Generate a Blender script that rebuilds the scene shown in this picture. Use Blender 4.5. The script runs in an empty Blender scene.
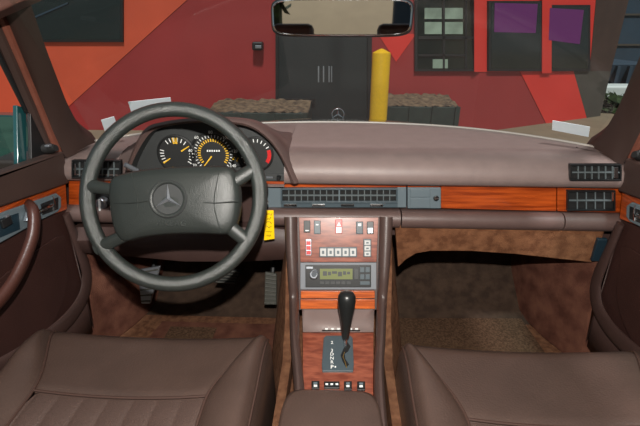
import bpy, bmesh, math, random
from mathutils import Vector, Matrix
random.seed(7)
V = Vector
sc = bpy.context.scene
COL = sc.collection

# ------------------------------------------------------------------ camera
F = 430.0
PITCH, YAW = math.radians(23.5), math.radians(2.4)
CAM = V((0, 0, 1.0))
fw = V((-math.sin(YAW)*math.cos(PITCH), math.cos(YAW)*math.cos(PITCH), -math.sin(PITCH)))
rt = V((math.cos(YAW), math.sin(YAW), 0))
up = rt.cross(fw)
cd = bpy.data.cameras.new('camera'); cam = bpy.data.objects.new('camera', cd); COL.objects.link(cam)
cam.matrix_world = Matrix((( rt.x, up.x, -fw.x, CAM.x), (rt.y, up.y, -fw.y, CAM.y), (rt.z, up.z, -fw.z, CAM.z), (0, 0, 0, 1)))
cd.sensor_width = 36; cd.lens = 36*F/640; cd.clip_start = 0.02
sc.camera = cam

def ray(px, py): return fw + rt*((px-320)/F) + up*((213-py)/F)
def onp(px, py, p0, n):                       # a measured point on a real plane of the cabin
    d = ray(px, py); p0 = V(p0); n = V(n)
    return CAM + d*((p0-CAM).dot(n)/d.dot(n))
def aY(px, py, Y): return onp(px, py, (0, Y, 0), (0, 1, 0))
def aZ(px, py, Z): return onp(px, py, (0, 0, Z), (0, 0, 1))
def aX(px, py, X): return onp(px, py, (X, 0, 0), (1, 0, 0))

# ------------------------------------------------------------------ materials
def lin(c):
    return tuple((v/255/12.92 if v/255 <= .04045 else ((v/255+.055)/1.055)**2.4) for v in c)
def mat(name, c, rough=.5, metal=0, var=0, vscale=40, bump=0, bscale=200, coat=0, stretch=None, c2=None, spec=.5, emit=0, coatr=.06):
    m = bpy.data.materials.new(name); m.use_nodes = True
    nt = m.node_tree; b = nt.nodes['Principled BSDF']
    c = lin(c); b.inputs['Base Color'].default_value = (*c, 1)
    b.inputs['Roughness'].default_value = rough; b.inputs['Metallic'].default_value = metal
    b.inputs['Specular IOR Level'].default_value = spec
    if coat: b.inputs['Coat Weight'].default_value = coat; b.inputs['Coat Roughness'].default_value = coatr
    if emit:
        b.inputs['Emission Color'].default_value = (*c, 1); b.inputs['Emission Strength'].default_value = emit
    tc = nt.nodes.new('ShaderNodeTexCoord'); mp = nt.nodes.new('ShaderNodeMapping')
    nt.links.new(tc.outputs['Object'], mp.inputs['Vector'])
    if stretch: mp.inputs['Scale'].default_value = stretch
    if var or c2:
        n = nt.nodes.new('ShaderNodeTexNoise'); n.inputs['Scale'].default_value = vscale; n.inputs['Detail'].default_value = 5
        nt.links.new(mp.outputs[0], n.inputs['Vector'])
        r = nt.nodes.new('ShaderNodeValToRGB'); nt.links.new(n.outputs['Fac'], r.inputs['Fac'])
        if c2:
            k2 = lin(c2); r.color_ramp.elements[0].position = .36; r.color_ramp.elements[1].position = .64
        else:
            k2 = tuple(min(1, v*(1+var)) for v in c); c = tuple(v*(1-var) for v in c)
            r.color_ramp.elements[0].position = .3; r.color_ramp.elements[1].position = .7
        r.color_ramp.elements[0].color = (*c, 1); r.color_ramp.elements[1].color = (*k2, 1)
        nt.links.new(r.outputs[0], b.inputs['Base Color'])
    if bump:
        n2 = nt.nodes.new('ShaderNodeTexNoise'); n2.inputs['Scale'].default_value = bscale; n2.inputs['Detail'].default_value = 3
        nt.links.new(tc.outputs['Object'], n2.inputs['Vector'])
        bp = nt.nodes.new('ShaderNodeBump'); bp.inputs['Strength'].default_value = bump; bp.inputs['Distance'].default_value = .004
        nt.links.new(n2.outputs['Fac'], bp.inputs['Height']); nt.links.new(bp.outputs[0], b.inputs['Normal'])
    return m

M = {}
M['seat']   = mat('seat_leather', (71, 56, 50), .33, var=.10, vscale=14, bump=.22, bscale=260)
M['insert'] = mat('perforated_leather', (76, 59, 53), .55, var=.2, vscale=420, bump=.5, bscale=520)
M['piping'] = mat('seat_piping', (66, 48, 42), .4)
M['pad']    = mat('dash_vinyl', (120, 104, 100), .46, var=.06, vscale=30, bump=.18, bscale=420)
M['corner'] = mat('header_trim_vinyl', (92, 62, 54), .5, var=.06, vscale=30)
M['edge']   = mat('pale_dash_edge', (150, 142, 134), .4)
M['rail']   = mat('console_rail_leather', (72, 57, 53), .4, var=.06, vscale=30, bump=.12, bscale=420)
M['lip']    = mat('dash_lip_vinyl', (88, 70, 66), .42, var=.06, vscale=30, bump=.15, bscale=420)
M['vinyl']  = mat('brown_vinyl', (62, 44, 40), .5, var=.08, vscale=20, bump=.15, bscale=400)
M['door']   = mat('door_vinyl', (52, 30, 26), .5, var=.1, vscale=12, bump=.35, bscale=380)
M['belt']   = mat('door_belt_vinyl', (60, 44, 39), .55, var=.08, vscale=12, bump=.15, bscale=300)
M['pillar'] = mat('pillar_vinyl', (54, 38, 33), .55, var=.06, vscale=12, bump=.1, bscale=300)
M['seal']   = mat('door_seal_rubber', (104, 58, 44), .55, var=.12, vscale=30)
M['pull']   = mat('door_pull_leather', (62, 36, 30), .38, var=.08, vscale=20, bump=.1)
M['carpet'] = mat('brown_carpet', (94, 62, 45), 1, bump=1, bscale=600, c2=(124, 88, 65), vscale=60, spec=.1)
M['mat']    = mat('footwell_mat_carpet', (66, 48, 36), 1, bump=1, bscale=500, c2=(96, 73, 56), vscale=170, spec=.1)
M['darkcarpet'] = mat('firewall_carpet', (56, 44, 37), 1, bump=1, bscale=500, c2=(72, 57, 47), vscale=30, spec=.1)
M['redcarpet'] = mat('kick_panel_carpet', (80, 48, 39), 1, bump=1, bscale=500, c2=(110, 72, 58), vscale=18, spec=.1)
M['suede']  = mat('knee_panel_felt', (102, 66, 46), 1, bump=.8, bscale=500, c2=(132, 90, 64), vscale=40, spec=.1)
M['wood']   = mat('orange_zebrano', (124, 46, 12), .3, c2=(168, 72, 24), vscale=9, stretch=(1, 14, 16), coat=.4)
M['woodz']  = mat('door_zebrano', (124, 48, 14), .3, c2=(168, 72, 24), vscale=9, stretch=(14, 1, 16), coat=.4)
M['woodr']  = mat('console_burl', (108, 52, 37), .3, c2=(142, 78, 57), vscale=12, stretch=(2.5, 10, 12), coat=.35, coatr=.13)
M['black']  = mat('black_plastic', (24, 25, 26), .4)
M['dark']   = mat('dark_void_plastic', (10, 10, 10), .8)
M['gun']    = mat('charcoal_plastic', (52, 54, 54), .5, var=.05, bump=.1, bscale=400)
M['face']   = mat('gauge_face', (30, 31, 31), .6)
M['grey']   = mat('blue_grey_plastic', (92, 104, 110), .45)
M['dgrey']  = mat('dark_grey_plastic', (66, 78, 84), .42)
M['wheel']  = mat('steering_leather', (18, 22, 21), .28, bump=.45, bscale=700, spec=1, c2=(56, 62, 59), vscale=700)
M['hub']    = mat('steering_pad_vinyl', (40, 44, 42), .40, var=.05, vscale=20, bump=.2, bscale=500)
M['chrome'] = mat('chrome', (205, 208, 210), .14, 1)
M['alu']    = mat('brushed_aluminium', (160, 165, 172), .34, .8)
M['white']  = mat('white_print', (226, 228, 226), .6)
M['yellow'] = mat('yellow_print', (226, 178, 44), .6)
M['redp']   = mat('red_plastic', (188, 40, 40), .35)
M['tag']    = mat('yellow_tag_plastic', (246, 200, 12), .4)
M['vane']   = mat('vent_vane_plastic', (88, 96, 98), .45)
M['tmirror'] = mat('tinted_mirror_silver', (120, 186, 192), .03, 1)
M['silver'] = mat('silver_plastic', (108, 112, 118), .5)
M['brass']  = mat('brass', (150, 120, 60), .4, .6)
M['button'] = mat('pale_button_plastic', (178, 178, 176), .5)
M['woodd'] = mat('drawer_zebrano', (146, 62, 18), .3, c2=(196, 96, 36), vscale=9, stretch=(1, 14, 16), coat=.4)
M['lcd']    = mat('display_green', (112, 118, 78), .25)
M['paper']  = mat('white_paper', (214, 226, 232), .6)
M['paperg'] = mat('printed_paper', (120, 130, 136), .6)
M['teal']   = mat('teal_car_paint', (24, 66, 68), .25, coat=.6)
M['hoodp']  = mat('dark_green_car_paint', (22, 40, 40), .2, coat=.8)
M['rubber'] = mat('black_rubber', (18, 18, 18), .7)
M['pedal']  = mat('ribbed_pedal_rubber', (66, 66, 60), .6)
M['head']   = mat('headliner_cloth', (150, 128, 104), .9, bump=.2)
M['knob']   = mat('shift_knob_leather', (26, 28, 28), .33)
M['blueg']  = mat('dark_blue_plastic', (26, 44, 54), .4)

# windscreen glass: thin, lets light through, mirrors by Fresnel
def glassmat(name, tint, ior=1.5, haze=0):
    m = bpy.data.materials.new(name); m.use_nodes = True; nt = m.node_tree; nt.nodes.clear()
    o = nt.nodes.new('ShaderNodeOutputMaterial'); mx = nt.nodes.new('ShaderNodeMixShader')
    t = nt.nodes.new('ShaderNodeBsdfTransparent'); g = nt.nodes.new('ShaderNodeBsdfGlossy'); f = nt.nodes.new('ShaderNodeFresnel')
    t.inputs[0].default_value = (*tint, 1); g.inputs['Roughness'].default_value = 0.015; f.inputs['IOR'].default_value = ior
    ge = nt.nodes.new('ShaderNodeNewGeometry'); mr = nt.nodes.new('ShaderNodeMapRange')
    mr.inputs['To Min'].default_value = ior; mr.inputs['To Max'].default_value = 1/ior
    nt.links.new(ge.outputs['Backfacing'], mr.inputs['Value']); nt.links.new(mr.outputs[0], f.inputs['IOR'])
    nt.links.new(f.outputs[0], mx.inputs[0]); nt.links.new(t.outputs[0], mx.inputs[1]); nt.links.new(g.outputs[0], mx.inputs[2])
    if haze:  # faint diffuse layer mixed into the glass to imitate the haze across it
        df = nt.nodes.new('ShaderNodeBsdfDiffuse'); tr = nt.nodes.new('ShaderNodeBsdfTranslucent'); m1 = nt.nodes.new('ShaderNodeMixShader'); m2 = nt.nodes.new('ShaderNodeMixShader')
        df.inputs[0].default_value = tr.inputs[0].default_value = (.8, .8, .78, 1); m2.inputs[0].default_value = haze
        nt.links.new(df.outputs[0], m1.inputs[1]); nt.links.new(tr.outputs[0], m1.inputs[2])
        nt.links.new(mx.outputs[0], m2.inputs[1]); nt.links.new(m1.outputs[0], m2.inputs[2]); nt.links.new(m2.outputs[0], o.inputs[0])
    else: nt.links.new(mx.outputs[0], o.inputs[0])
    return m
M['screen'] = glassmat('windscreen_glass', (.92, .95, .93), haze=.012)
M['side'] = glassmat('side_glass', (.62, .80, .80))
M['mirror'] = mat('mirror_silver', (235, 238, 240), .02, 1)

# ------------------------------------------------------------------ mesh helpers
class MB:
    def __init__(s): s.bm = bmesh.new(); s.mi = 0
    def face(s, vs):
        try:
            f = s.bm.faces.new(vs); f.material_index = s.mi; return f
        except ValueError: return None
    def v(s, p): return s.bm.verts.new(p)
    def box(s, c, size, R=None):
        c = V(c); h = V(size)/2; q = []
        for z in (-1, 1):
            for y in (-1, 1):
                for x in (-1, 1):
                    p = V((x*h.x, y*h.y, z*h.z)); q.append(s.v(c + (R @ p if R else p)))
        for a in ((0,2,3,1),(4,5,7,6),(0,1,5,4),(2,6,7,3),(0,4,6,2),(1,3,7,5)): s.face([q[i] for i in a])
        return s
    def prism(s, pts, vec):
        vec = V(vec); a = [s.v(p) for p in pts]; b = [s.v(V(p)+vec) for p in pts]; n = len(a)
        s.face(a[::-1]); s.face(b)
        for i in range(n): s.face([a[i], a[(i+1) % n], b[(i+1) % n], b[i]])
        return s
    def loft(s, rings, closed=True, caps=True, loop=False):
        R = [[s.v(p) for p in r] for r in rings]; n = len(R[0]); m = len(R)
        for i in range(m if loop else m-1):
            A, B = R[i], R[(i+1) % m]
            for j in range(n if closed else n-1): s.face([A[j], A[(j+1) % n], B[(j+1) % n], B[j]])
        if caps and closed and not loop: s.face(R[0][::-1]); s.face(R[-1])
        return s
    def tube(s, path, r, seg=10, caps=True, closed=False, flat=None):
        path = [V(p) for p in path]; n = len(path); rings = []
        if not isinstance(r, (list, tuple)): r = [r]*n
        prev = None
        for i in range(n):
            a = path[i-1] if (i or closed) else path[0]; b = path[(i+1) % n] if (i < n-1 or closed) else path[-1]
            t = (b-a).normalized()
            if prev is None:
                prev = t.orthogonal().normalized() if flat is None else (V(flat)-t*V(flat).dot(t)).normalized()
            x = (prev - t*prev.dot(t)).normalized(); prev = x; y = t.cross(x)
            rr = r[i]; ra, rb = rr if isinstance(rr, tuple) else (rr, rr)
            rings.append([path[i] + x*ra*math.cos(2*math.pi*k/seg) + y*rb*math.sin(2*math.pi*k/seg) for k in range(seg)])
        return s.loft(rings, True, caps, closed)
    def cyl(s, a, b, r0, r1=None, seg=16): return s.tube([a, b], [r0, r0 if r1 is None else r1], seg)
    def lathe(s, prof, o, ax, seg=20, ref=None):
        o = V(o); ax = V(ax).normalized(); x = ax.orthogonal().normalized(); y = ax.cross(x)
        return s.loft([[o+ax*h+(x*math.cos(2*math.pi*k/seg)+y*math.sin(2*math.pi*k/seg))*r for k in range(seg)] for r, h in prof])
    def grid(s, fn, nu, nv):
        P = [[s.v(fn(i/nu, j/nv)) for i in range(nu+1)] for j in range(nv+1)]
        for j in range(nv):
            for i in range(nu): s.face([P[j][i], P[j][i+1], P[j+1][i+1], P[j+1][i]])
        return s
    def build(s, name, m, parent=None, bevel=0, seg=2, sub=0, ang=38, solid=0, local=False, fix=True):
        bm = s.bm
        if fix: bmesh.ops.recalc_face_normals(bm, faces=bm.faces)
        off = V((0, 0, 0))
        if parent is not None and not local:
            q = parent
            while q is not None: off += q.location; q = q.parent
        elif parent is None and not local:
            xs = [v.co for v in bm.verts]; off = V((sum(v.x for v in xs)/len(xs), sum(v.y for v in xs)/len(xs), min(v.z for v in xs)))
        bmesh.ops.translate(bm, verts=bm.verts, vec=-off)
        for e in bm.edges:
            if len(e.link_faces) == 2 and e.calc_face_angle(0) > math.radians(ang): e.smooth = False
        for f in bm.faces: f.smooth = True
        me = bpy.data.meshes.new(name); bm.to_mesh(me); bm.free()
        for k in (m if isinstance(m, (list, tuple)) else [m]): me.materials.append(k)
        o = bpy.data.objects.new(name, me); COL.objects.link(o)
        if parent is None: o.location = off
        else: o.parent = parent
        if solid:
            d = o.modifiers.new('solid', 'SOLIDIFY'); d.thickness = solid; d.offset = -1
        if bevel:
            d = o.modifiers.new('bevel', 'BEVEL'); d.width = bevel; d.segments = seg; d.limit_method = 'ANGLE'; d.angle_limit = math.radians(35); d.harden_normals = True
        if sub:
            d = o.modifiers.new('sub', 'SUBSURF'); d.levels = sub; d.render_levels = sub
        return o

def tag(o, label=None, cat=None, group=None, kind=None):
    if label: o['label'] = label
    if cat: o['category'] = cat
    if group: o['group'] = group
    if kind: o['kind'] = kind
    return o
def thing(name, label, cat, loc, group=None):
    o = bpy.data.objects.new(name, None); COL.objects.link(o); o.location = loc; o.empty_display_size = .05
    return tag(o, label, cat, group)
def struct(o): o['kind'] = 'structure'; return o
def lab(o, t): o['label'] = t; return o
def text(body, name, m, parent, pos, size, xdir, ydir, ext=.0003):
    cu = bpy.data.curves.new(name, 'FONT'); cu.body = body; cu.size = size; cu.align_x = 'CENTER'; cu.align_y = 'CENTER'; cu.extrude = ext; cu.resolution_u = 2
    t = bpy.data.objects.new('tmp', cu); COL.objects.link(t)
    bpy.context.view_layer.update()
    me = bpy.data.meshes.new_from_object(t.evaluated_get(bpy.context.evaluated_depsgraph_get()))
    bpy.data.objects.remove(t); me.name = name; me.materials.clear(); me.materials.append(m)
    x = V(xdir).normalized(); y = V(ydir).normalized(); z = x.cross(y)
    off = V((0, 0, 0)); q = parent
    while q is not None: off += q.location; q = q.parent
    p = V(pos) - off
    me.transform(Matrix(((x.x, y.x, z.x, p.x), (x.y, y.y, z.y, p.y), (x.z, y.z, z.z, p.z), (0, 0, 0, 1))))
    o = bpy.data.objects.new(name, me); COL.objects.link(o); o.parent = parent
    return o
class Pl:                                     # a working plane in the cabin: measured outlines become plates of real thickness
    def __init__(s, p0, n): s.p0 = V(p0); s.n = V(n).normalized()
    def p(s, x, y, h=0): return onp(x, y, s.p0 + s.n*h, s.n)
    def rect(s, x0, y0, x1, y1, h=0): return [s.p(x0, y1, h), s.p(x1, y1, h), s.p(x1, y0, h), s.p(x0, y0, h)]
    def plate(s, mb, pts, h0, h1):            # from height h0 to h1 along the normal; outline measured on the plane's top
        q = [s.p(x, y, 0) for x, y in pts]
        return mb.prism([a + s.n*h0 for a in q], s.n*(h1-h0))
    def r(s, mb, x0, y0, x1, y1, h0, h1): return s.plate(mb, [(x0, y1), (x1, y1), (x1, y0), (x0, y0)], h0, h1)
def spline(pts, n=8, closed=False):           # Catmull-Rom
    P = [V(p) for p in pts]; k = len(P); out = []
    for i in range(k if closed else k-1):
        a, b, c, d = (P[(i-1) % k], P[i], P[(i+1) % k], P[(i+2) % k]) if closed else (P[max(i-1, 0)], P[i], P[i+1], P[min(i+2, k-1)])
        for j in range(n):
            t = j/n
            out.append(.5*((2*b)+(c-a)*t+(2*a-5*b+4*c-d)*t*t+(3*b-a-3*c+d)*t**3))
    if not closed: out.append(P[-1])
    return out
def lerp(a, b, t): return a+(b-a)*t
def sstep(a, b, x):
    t = max(0, min(1, (x-a)/(b-a))); return t*t*(3-2*t)

# ================================================================== cabin shell (the setting)
XL, XR = -.765, .775
def screenY(X, z): return 1.50 - 1.24*(z-.69) - .61*X*X
# floor pan
FZ = .05
struct(MB().box((0, .0, FZ-.02), (1.56, 2.6, .04)).build('floor', M['carpet']))
# toe board and firewall
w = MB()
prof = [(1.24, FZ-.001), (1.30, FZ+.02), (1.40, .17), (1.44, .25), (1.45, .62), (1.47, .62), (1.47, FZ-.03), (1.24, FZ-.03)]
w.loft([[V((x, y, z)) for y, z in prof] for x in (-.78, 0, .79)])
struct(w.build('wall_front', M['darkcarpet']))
# wheel arch kick panels
def kick(sgn):
    k = MB()
    def pt(inn, y, z): return V((sgn*inn, y, z))
    rings = []
    for z in (FZ-.005, .14, .24, .34, .44):
        t = (z-FZ)/.39
        rings.append([pt(.79, 1.46, z), pt(.655-.02*t, 1.43, z), pt(.66-.02*t, 1.30, z), pt(.69, 1.18+.02*t, z), pt(.745, 1.04+.05*t, z), pt(.79, 1.03+.05*t, z)])
    k.loft(rings)
    return struct(k.build('trim_1' if sgn < 0 else 'trim_2', M['redcarpet'], bevel=.012))
kick(-1); kick(1)
struct(MB().box((.008, 1.28, .24), (.29, .33, .42)).build('trim_5', M['carpet']))
for sgn, nm in ((-1, 'trim_6'), (1, 'trim_7')):
    struct(MB().box((sgn*.845, 1.15, .33), (.13, .22, .70)).build(nm, M['vinyl'], bevel=.01))
# roof
rf = MB()
rf.grid(lambda u, v: V((lerp(-.60, .60, u), lerp(-1.35, .86, v), 1.262 - .06*(2*u-1)**2 - .05*(2*v-1)**4)), 14, 20)
struct(rf.build('ceiling', M['head'], solid=.02))
# pillars: inner face follows the edge of the windscreen
def pillar(sgn, nm):
    a = [aX(x, y, X) for x, y, X in ((66, 158, -.735), (56, 138, -.735), (42, 104, -.728), (24, 60, -.712), (5, 14, -.69), (-14, -34, -.66))]
    b = [aY(x, y, Y) for x, y, Y in ((97, 141, 1.225), (82, 129, 1.165), (69, 107, 1.09), (58, 80, 1.02), (43, 40, .94), (26, -10, .86))]
    b.append(b[-1]+(b[-1]-b[-2])*.9); a.append(a[-1]+(a[-1]-a[-2])*.9)
    a = [(-p.x, p.y, p.z) for p in a]; b = [(-p.x-(.012 if sgn > 0 else 0), p.y, p.z) for p in b]
    m = MB(); rings = []
    for (A, B) in zip(spline(a, 5), spline(b, 5)):
        A = V((A.x*sgn, A.y, A.z)); B = V((B.x*sgn, B.y, B.z))
        d = (B-A); o = V((sgn*.5, .55, .25)).normalized()*.05; mid = (A+B)/2 - V((sgn*.012, .012, 0))
        rings.append([A, lerp(A, B, .2)-V((sgn*.008, .008, 0)), mid, lerp(A, B, .85)-V((sgn*.006, .006, 0)), B, B+o, A+o])
    m.loft(rings)
    return struct(m.build(nm, M['pillar']))
pillar(-1, 'trim_3'); pillar(1, 'trim_4')
for sgn, nm in ((-1, 'trim_8'), (1, 'trim_9')):
    q = [aY(x, y, .835) for x, y in ((-45, 30), (0, 11), (14, 4.5), (27, -1), (34, -40), (-45, -40))]
    struct(MB().prism([V((p.x*-sgn, p.y, p.z)) for p in q], (0, .05, 0)).build(nm, M['corner'], bevel=.006))
# windscreen
g = MB()
g.grid(lambda u, v: V((lerp(-.70, .70, u)*lerp(1, .80, v), screenY(lerp(-.70, .70, u)*lerp(1, .86, v), lerp(.685, 1.13, v)), lerp(.685, 1.13, v))), 24, 10)
struct(g.build('window_1', M['screen']))
# body sides behind the front doors and rear bulkhead, seen by the mirror
for sgn, nm in ((-1, 'wall_left'), (1, 'wall_right')):
    b = MB(); b.box((sgn*.785, -.80, .39), (.03, 1.2, .72)); b.box((sgn*.70, -1.28, .95), (.12, .14, .42))
    struct(b.build(nm, M['pillar'], bevel=.01))
struct(MB().box((0, -1.35, .43), (1.56, .10, .80)).build('wall_back', M['pillar']))

# ================================================================== dashboard
D = thing('dashboard', 'wide taupe dashboard with orange wood strip below the windscreen', 'dashboard', (0, 1.2, .5))
def rear(X): return 1.495 - .35*X*X - .52*X**4
def padring(X, cut=False):
    yr = rear(X)
    e = sstep(.70, .775, abs(X-.005))*.03
    if cut: return [V((X, y, z)) for y, z in ((1.13, .600), (1.092, .601), (1.085, .602), (1.084, .603), (1.085, .604), (1.095, .605), (1.122, .606), (1.16, .606), (1.18, .606), (1.30, .606),
            (1.31, .690), (yr-.012, .695-e), (yr, .690-e), (yr, .64), (1.13, .598))]
    return [V((X, y, z)) for y, z in ((1.13, .606), (1.092, .609), (1.078, .618), (1.073, .634), (1.079, .655), (1.095, .674-e*.4), (1.122, .686-e), (1.16, .691-e), (1.168, .689-e), (1.19, .6905-e),
            (yr-.05, .692-e), (yr-.012, .695-e), (yr, .690-e), (yr, .64), (1.13, .60))]
pad = MB(); xs = [XL+(XR-XL)*i/40 for i in range(41)]
cx0, cx1 = -.585, -.142
xs = [x for x in xs if x < cx0-.003] + [cx0-.002, cx0] + [x for x in xs if cx0+.003 < x < cx1-.003] + [cx1, cx1+.002] + [x for x in xs if x > cx1+.003]
pad.loft([padring(x, cx0-.0005 < x < cx1+.0005) for x in xs])
pad.build('dash_pad', M['pad'], D, ang=60)
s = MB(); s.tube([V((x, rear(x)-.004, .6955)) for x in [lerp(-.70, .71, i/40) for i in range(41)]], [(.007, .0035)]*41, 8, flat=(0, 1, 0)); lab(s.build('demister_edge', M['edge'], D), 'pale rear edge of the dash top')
# body behind the wood strip
db = MB(); db.prism([V((XL, 1.125, .445)), V((XL, 1.125, .61)), V((XL, 1.30, .61)), V((XL, 1.30, .50))], (XR-XL, 0, 0))
db.build('dash_body', M['vinyl'], D)
WP = Pl((0, 1.10, 0), (0, -1, 0))             # wood strip face
def strip(x0, x1, y0a, y0b, y1a, y1b, nm='wood_trim', m='wood', h0=-.03, h1=0):
    s = MB(); WP.plate(s, [(x0, y1a), (x1, y1b), (x1, y0b), (x0, y0a)], h0, h1); return s.build(nm, M[m], D, bevel=.002)
strip(68.5, 128, 181, 181, 206, 207)
strip(441, 556.5, 182.5, 183, 208.5, 211.5)
strip(557.5, 622, 183, 184, 211.5, 213)
strip(262, 406.5, 181.5, 182, 187.5, 187.5)
strip(407.5, 440.5, 182, 182.5, 187.5, 187.5)
s = MB(); WP.r(s, 266, 187.5, 406.5, 208, -.03, -.002); s.build('vent_surround', M['grey'], D, bevel=.002)
# lockable grey box beside the vents
s = MB(); WP.r(s, 407.5, 187.5, 441, 208.5, -.03, .001); bx = s.build('switch_box', M['grey'], D, bevel=.002)
s = MB(); WP.r(s, 410, 189, 430, 196.8, -.003, .0035); s.build('flap', M['grey'], bx, bevel=.0015)
s = MB(); WP.r(s, 410, 198, 430, 207.5, -.003, .0035); s.build('flap', M['grey'], bx, bevel=.0015)
s = MB(); s.lathe([(.0075, -.002), (.0075, .004), (.006, .005), (.0058, .003)], WP.p(436, 198), WP.n); s.build('lock_ring', M['black'], bx)
s = MB(); s.lathe([(.0052, 0), (.0052, .0045), (.003, .005)], WP.p(436, 198), WP.n); s.build('lock_barrel', M['chrome'], bx)
# lower rolled lip
def lipring(X, r=1.0):
    c = V((X, 1.092, .511)); return [c + V((0, -.025*math.cos(a), .025*math.sin(a)*r)) for a in [math.radians(k) for k in range(-100, 110, 18)]] + [V((X, 1.14, .528)), V((X, 1.14, .466))]
def lip(X0, X1, nm='lower_lip'):
    s = MB(); s.loft([lipring(lerp(X0, X1, i/8)) for i in range(9)]); s.build(nm, M['lip'], D, ang=50)
lip(.178, .608); lip(.612, .772); lip(-.19, .174)
s = MB(); s.loft([lipring(lerp(-.765, -.60, i/4)) for i in range(5)]); s.build('lower_lip', M['lip'], D, ang=50)
# air vents: frame, dark well, vanes, slider
def vent(P, x0, y0, x1, y1, nv, nh, m='black', groups=1, slider=None, skew=0):
    fr = MB()
    t = 1.6
    for (a, b, c, d) in ((x0, y0, x1, y0+t), (x0, y1-t, x1, y1), (x0, y0+t, x0+t, y1-t), (x1-t, y0+t, x1, y1-t)): P.r(fr, a, b, c, d, -.004, .0085)
    f = fr.build('air_vent', M[m], D, bevel=.0012)
    s = MB(); P.r(s, x0+.5, y0+.5, x1-.5, y1-.5, -.004, .0008); s.build('vent_well', M['dark'], f)
    gw = (x1-x0-2*t)/groups
    for gidx in range(groups):
        gx0 = x0+t+gw*gidx; gx1 = gx0+gw
        if gidx: s = MB(); P.r(s, gx0-.7, y0+t, gx0+.7, y1-t, .0008, .0075); s.build('vent_divider', M['grey'], f)
        for i in range(1, nv):
            x = lerp(gx0, gx1, i/nv); s = MB(); P.r(s, x-.45, y0+t, x+.45, y1-t, .0008, .005); s.build('vertical_vane', M['vane'], f)
        for i in range(1, nh):
            y = lerp(y0+t, y1-t, i/nh); s = MB(); P.r(s, gx0+.3, y-.55, gx1-.3, y+.55, .0008, .0068); s.build('horizontal_vane', M['vane'], f)
    if slider:
        s = MB(); P.r(s, *slider, .001, .0098); s.build('vent_slider', M['chrome'], f, bevel=.001)
    return f
cv = vent(WP, 281, 187.5, 397.5, 202, 9, 2, 'dgrey', 2)
for x0 in (290, 318, 347, 376):
    s = MB(); WP.r(s, x0-6, 203.3, x0+7, 205.6, .001, .008); lab(s.build('vent_lever', M['chrome' if x0 != 347 else 'black'], cv, bevel=.001), 'slim vent lever under the slats')
s = MB(); WP.r(s, 281, 202.3, 397.5, 207, -.004, .003); s.build('lever_rail', M['dgrey'], cv)
VP = Pl((0, 1.074, 0), (0, -1, 0))            # pad front face
vent(VP, 569, 163.5, 620, 180, 7, 2, 'black', 1, (612, 166, 616, 177))
vent(VP, 73, 159.5, 122, 177.5, 4, 2, 'black', 2, (76, 163, 78, 174))
vent(WP, 566, 189.5, 614, 210, 5, 2, 'black', 1, (609.5, 191, 612, 200))
# driver side: switch panel left of the wheel
s = MB(); WP.r(s, 92, 190, 122, 223, -.02, .004); lp = s.build('light_switch_panel', M['black'], D, bevel=.003)
s = MB(); s.lathe([(.017, 0), (.016, .016), (.013, .019)], WP.p(104, 202, .004), WP.n); s.build('rotary_knob', M['alu'], lp)
s = MB(); WP.r(s, 103, 196, 105.2, 208, .02, .026); s.build('knob_grip', M['white'], lp, bevel=.001)
s = MB(); WP.r(s, 97, 212, 112, 219, .0, .010); s.build('rocker', M['gun'], lp, bevel=.002)
# driver side knee trim, and passenger parcel panel
k = MB(); rings = []
for X, top, low in ((-.755, .47, .385), (-.60, .475, .375), (-.44, .48, .362), (-.28, .48, .366), (-.19, .48, .372), (-.135, .475, .378)):
    rings.append([V((X, 1.085, top)), V((X, 1.06, top-.03)), V((X, 1.07, low+.012)), V((X, 1.09, low)), V((X, 1.14, low)), V((X, 1.14, top))])
k.loft(rings); k.build('knee_panel', M['vinyl'], D, ang=50)
kp = Pl((0, 1.085, .46), (0, -1, -.18))
k = MB()
outl = [(395, 227), (500, 226), (606, 227), (601, 246), (593, 263), (560, 259.5), (515, 254.5), (470, 251.5), (430, 251.5), (416, 254), (406, 260), (398, 268)]
kp.plate(k, outl, -.018, 0); k.build('parcel_panel', M['suede'], D, bevel=.004)
s = MB(); kp.plate(s, [(596, 237), (606, 237), (602, 259), (589.5, 259)], 0, .012); lab(s.build('hinge_block', M['blueg'], D, bevel=.003), 'dark blue plastic block at the end of the felt panel')
# steering column shroud
s = MB(); a, b = V((-.352, 1.14, .545)), V((-.358, .93, .63)); s.tube([a, lerp(a, b, .5), b], [(.075, .06), (.066, .055), (.05, .045)], 20); s.build('column_shroud', M['black'], D)

# ---------------------------------------------------------------- instrument binnacle
B = thing('instrument_cluster', 'charcoal instrument cluster with three dials behind the steering wheel', 'gauges', (-.35, 1.15, .6))
outer = [(123, 183), (128, 162), (143, 131), (162, 122), (200, 117.5), (235, 119), (255, 124.5), (272, 138), (285, 157), (298, 183)]
inner = [(128, 183), (133, 161.5), (148.5, 135), (164.5, 127), (200, 122.5), (234, 124), (253, 129), (269, 141), (281, 158), (291.5, 183)]
N = 6
def dense(l): return [(p.x, p.y) for p in spline([V((x, y, 0)) for x, y in l], N)]
o_f = [aY(x, y, 1.06) for x, y in dense(outer)]; i_f = [aY(x, y, 1.06) for x, y in dense(inner)]
FY = 1.098
i_b = [V((p.x*1.0, FY, p.z-.004)) for p in i_f]
o_m = [V((p.x, p.y-.006, p.z)) for p in [lerp(a, b, .5) for a, b in zip(o_f, i_f)]]
bk = [V((lerp(-.36, p.x, .98), 1.36, min(p.z, .69))) for p in o_f]
mdl = [V((p.x, 1.15, lerp(min(p.z, .69), p.z, .85))) for p in o_f]
s = MB(); s.loft([bk, mdl, o_f, o_m, i_f], closed=False); s.build('binnacle_hood', M['lip'], B, ang=70)
s = MB(); s.loft([i_f, i_b], closed=False); s.build('hood_lining', M['gun'], B, ang=70)
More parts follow.
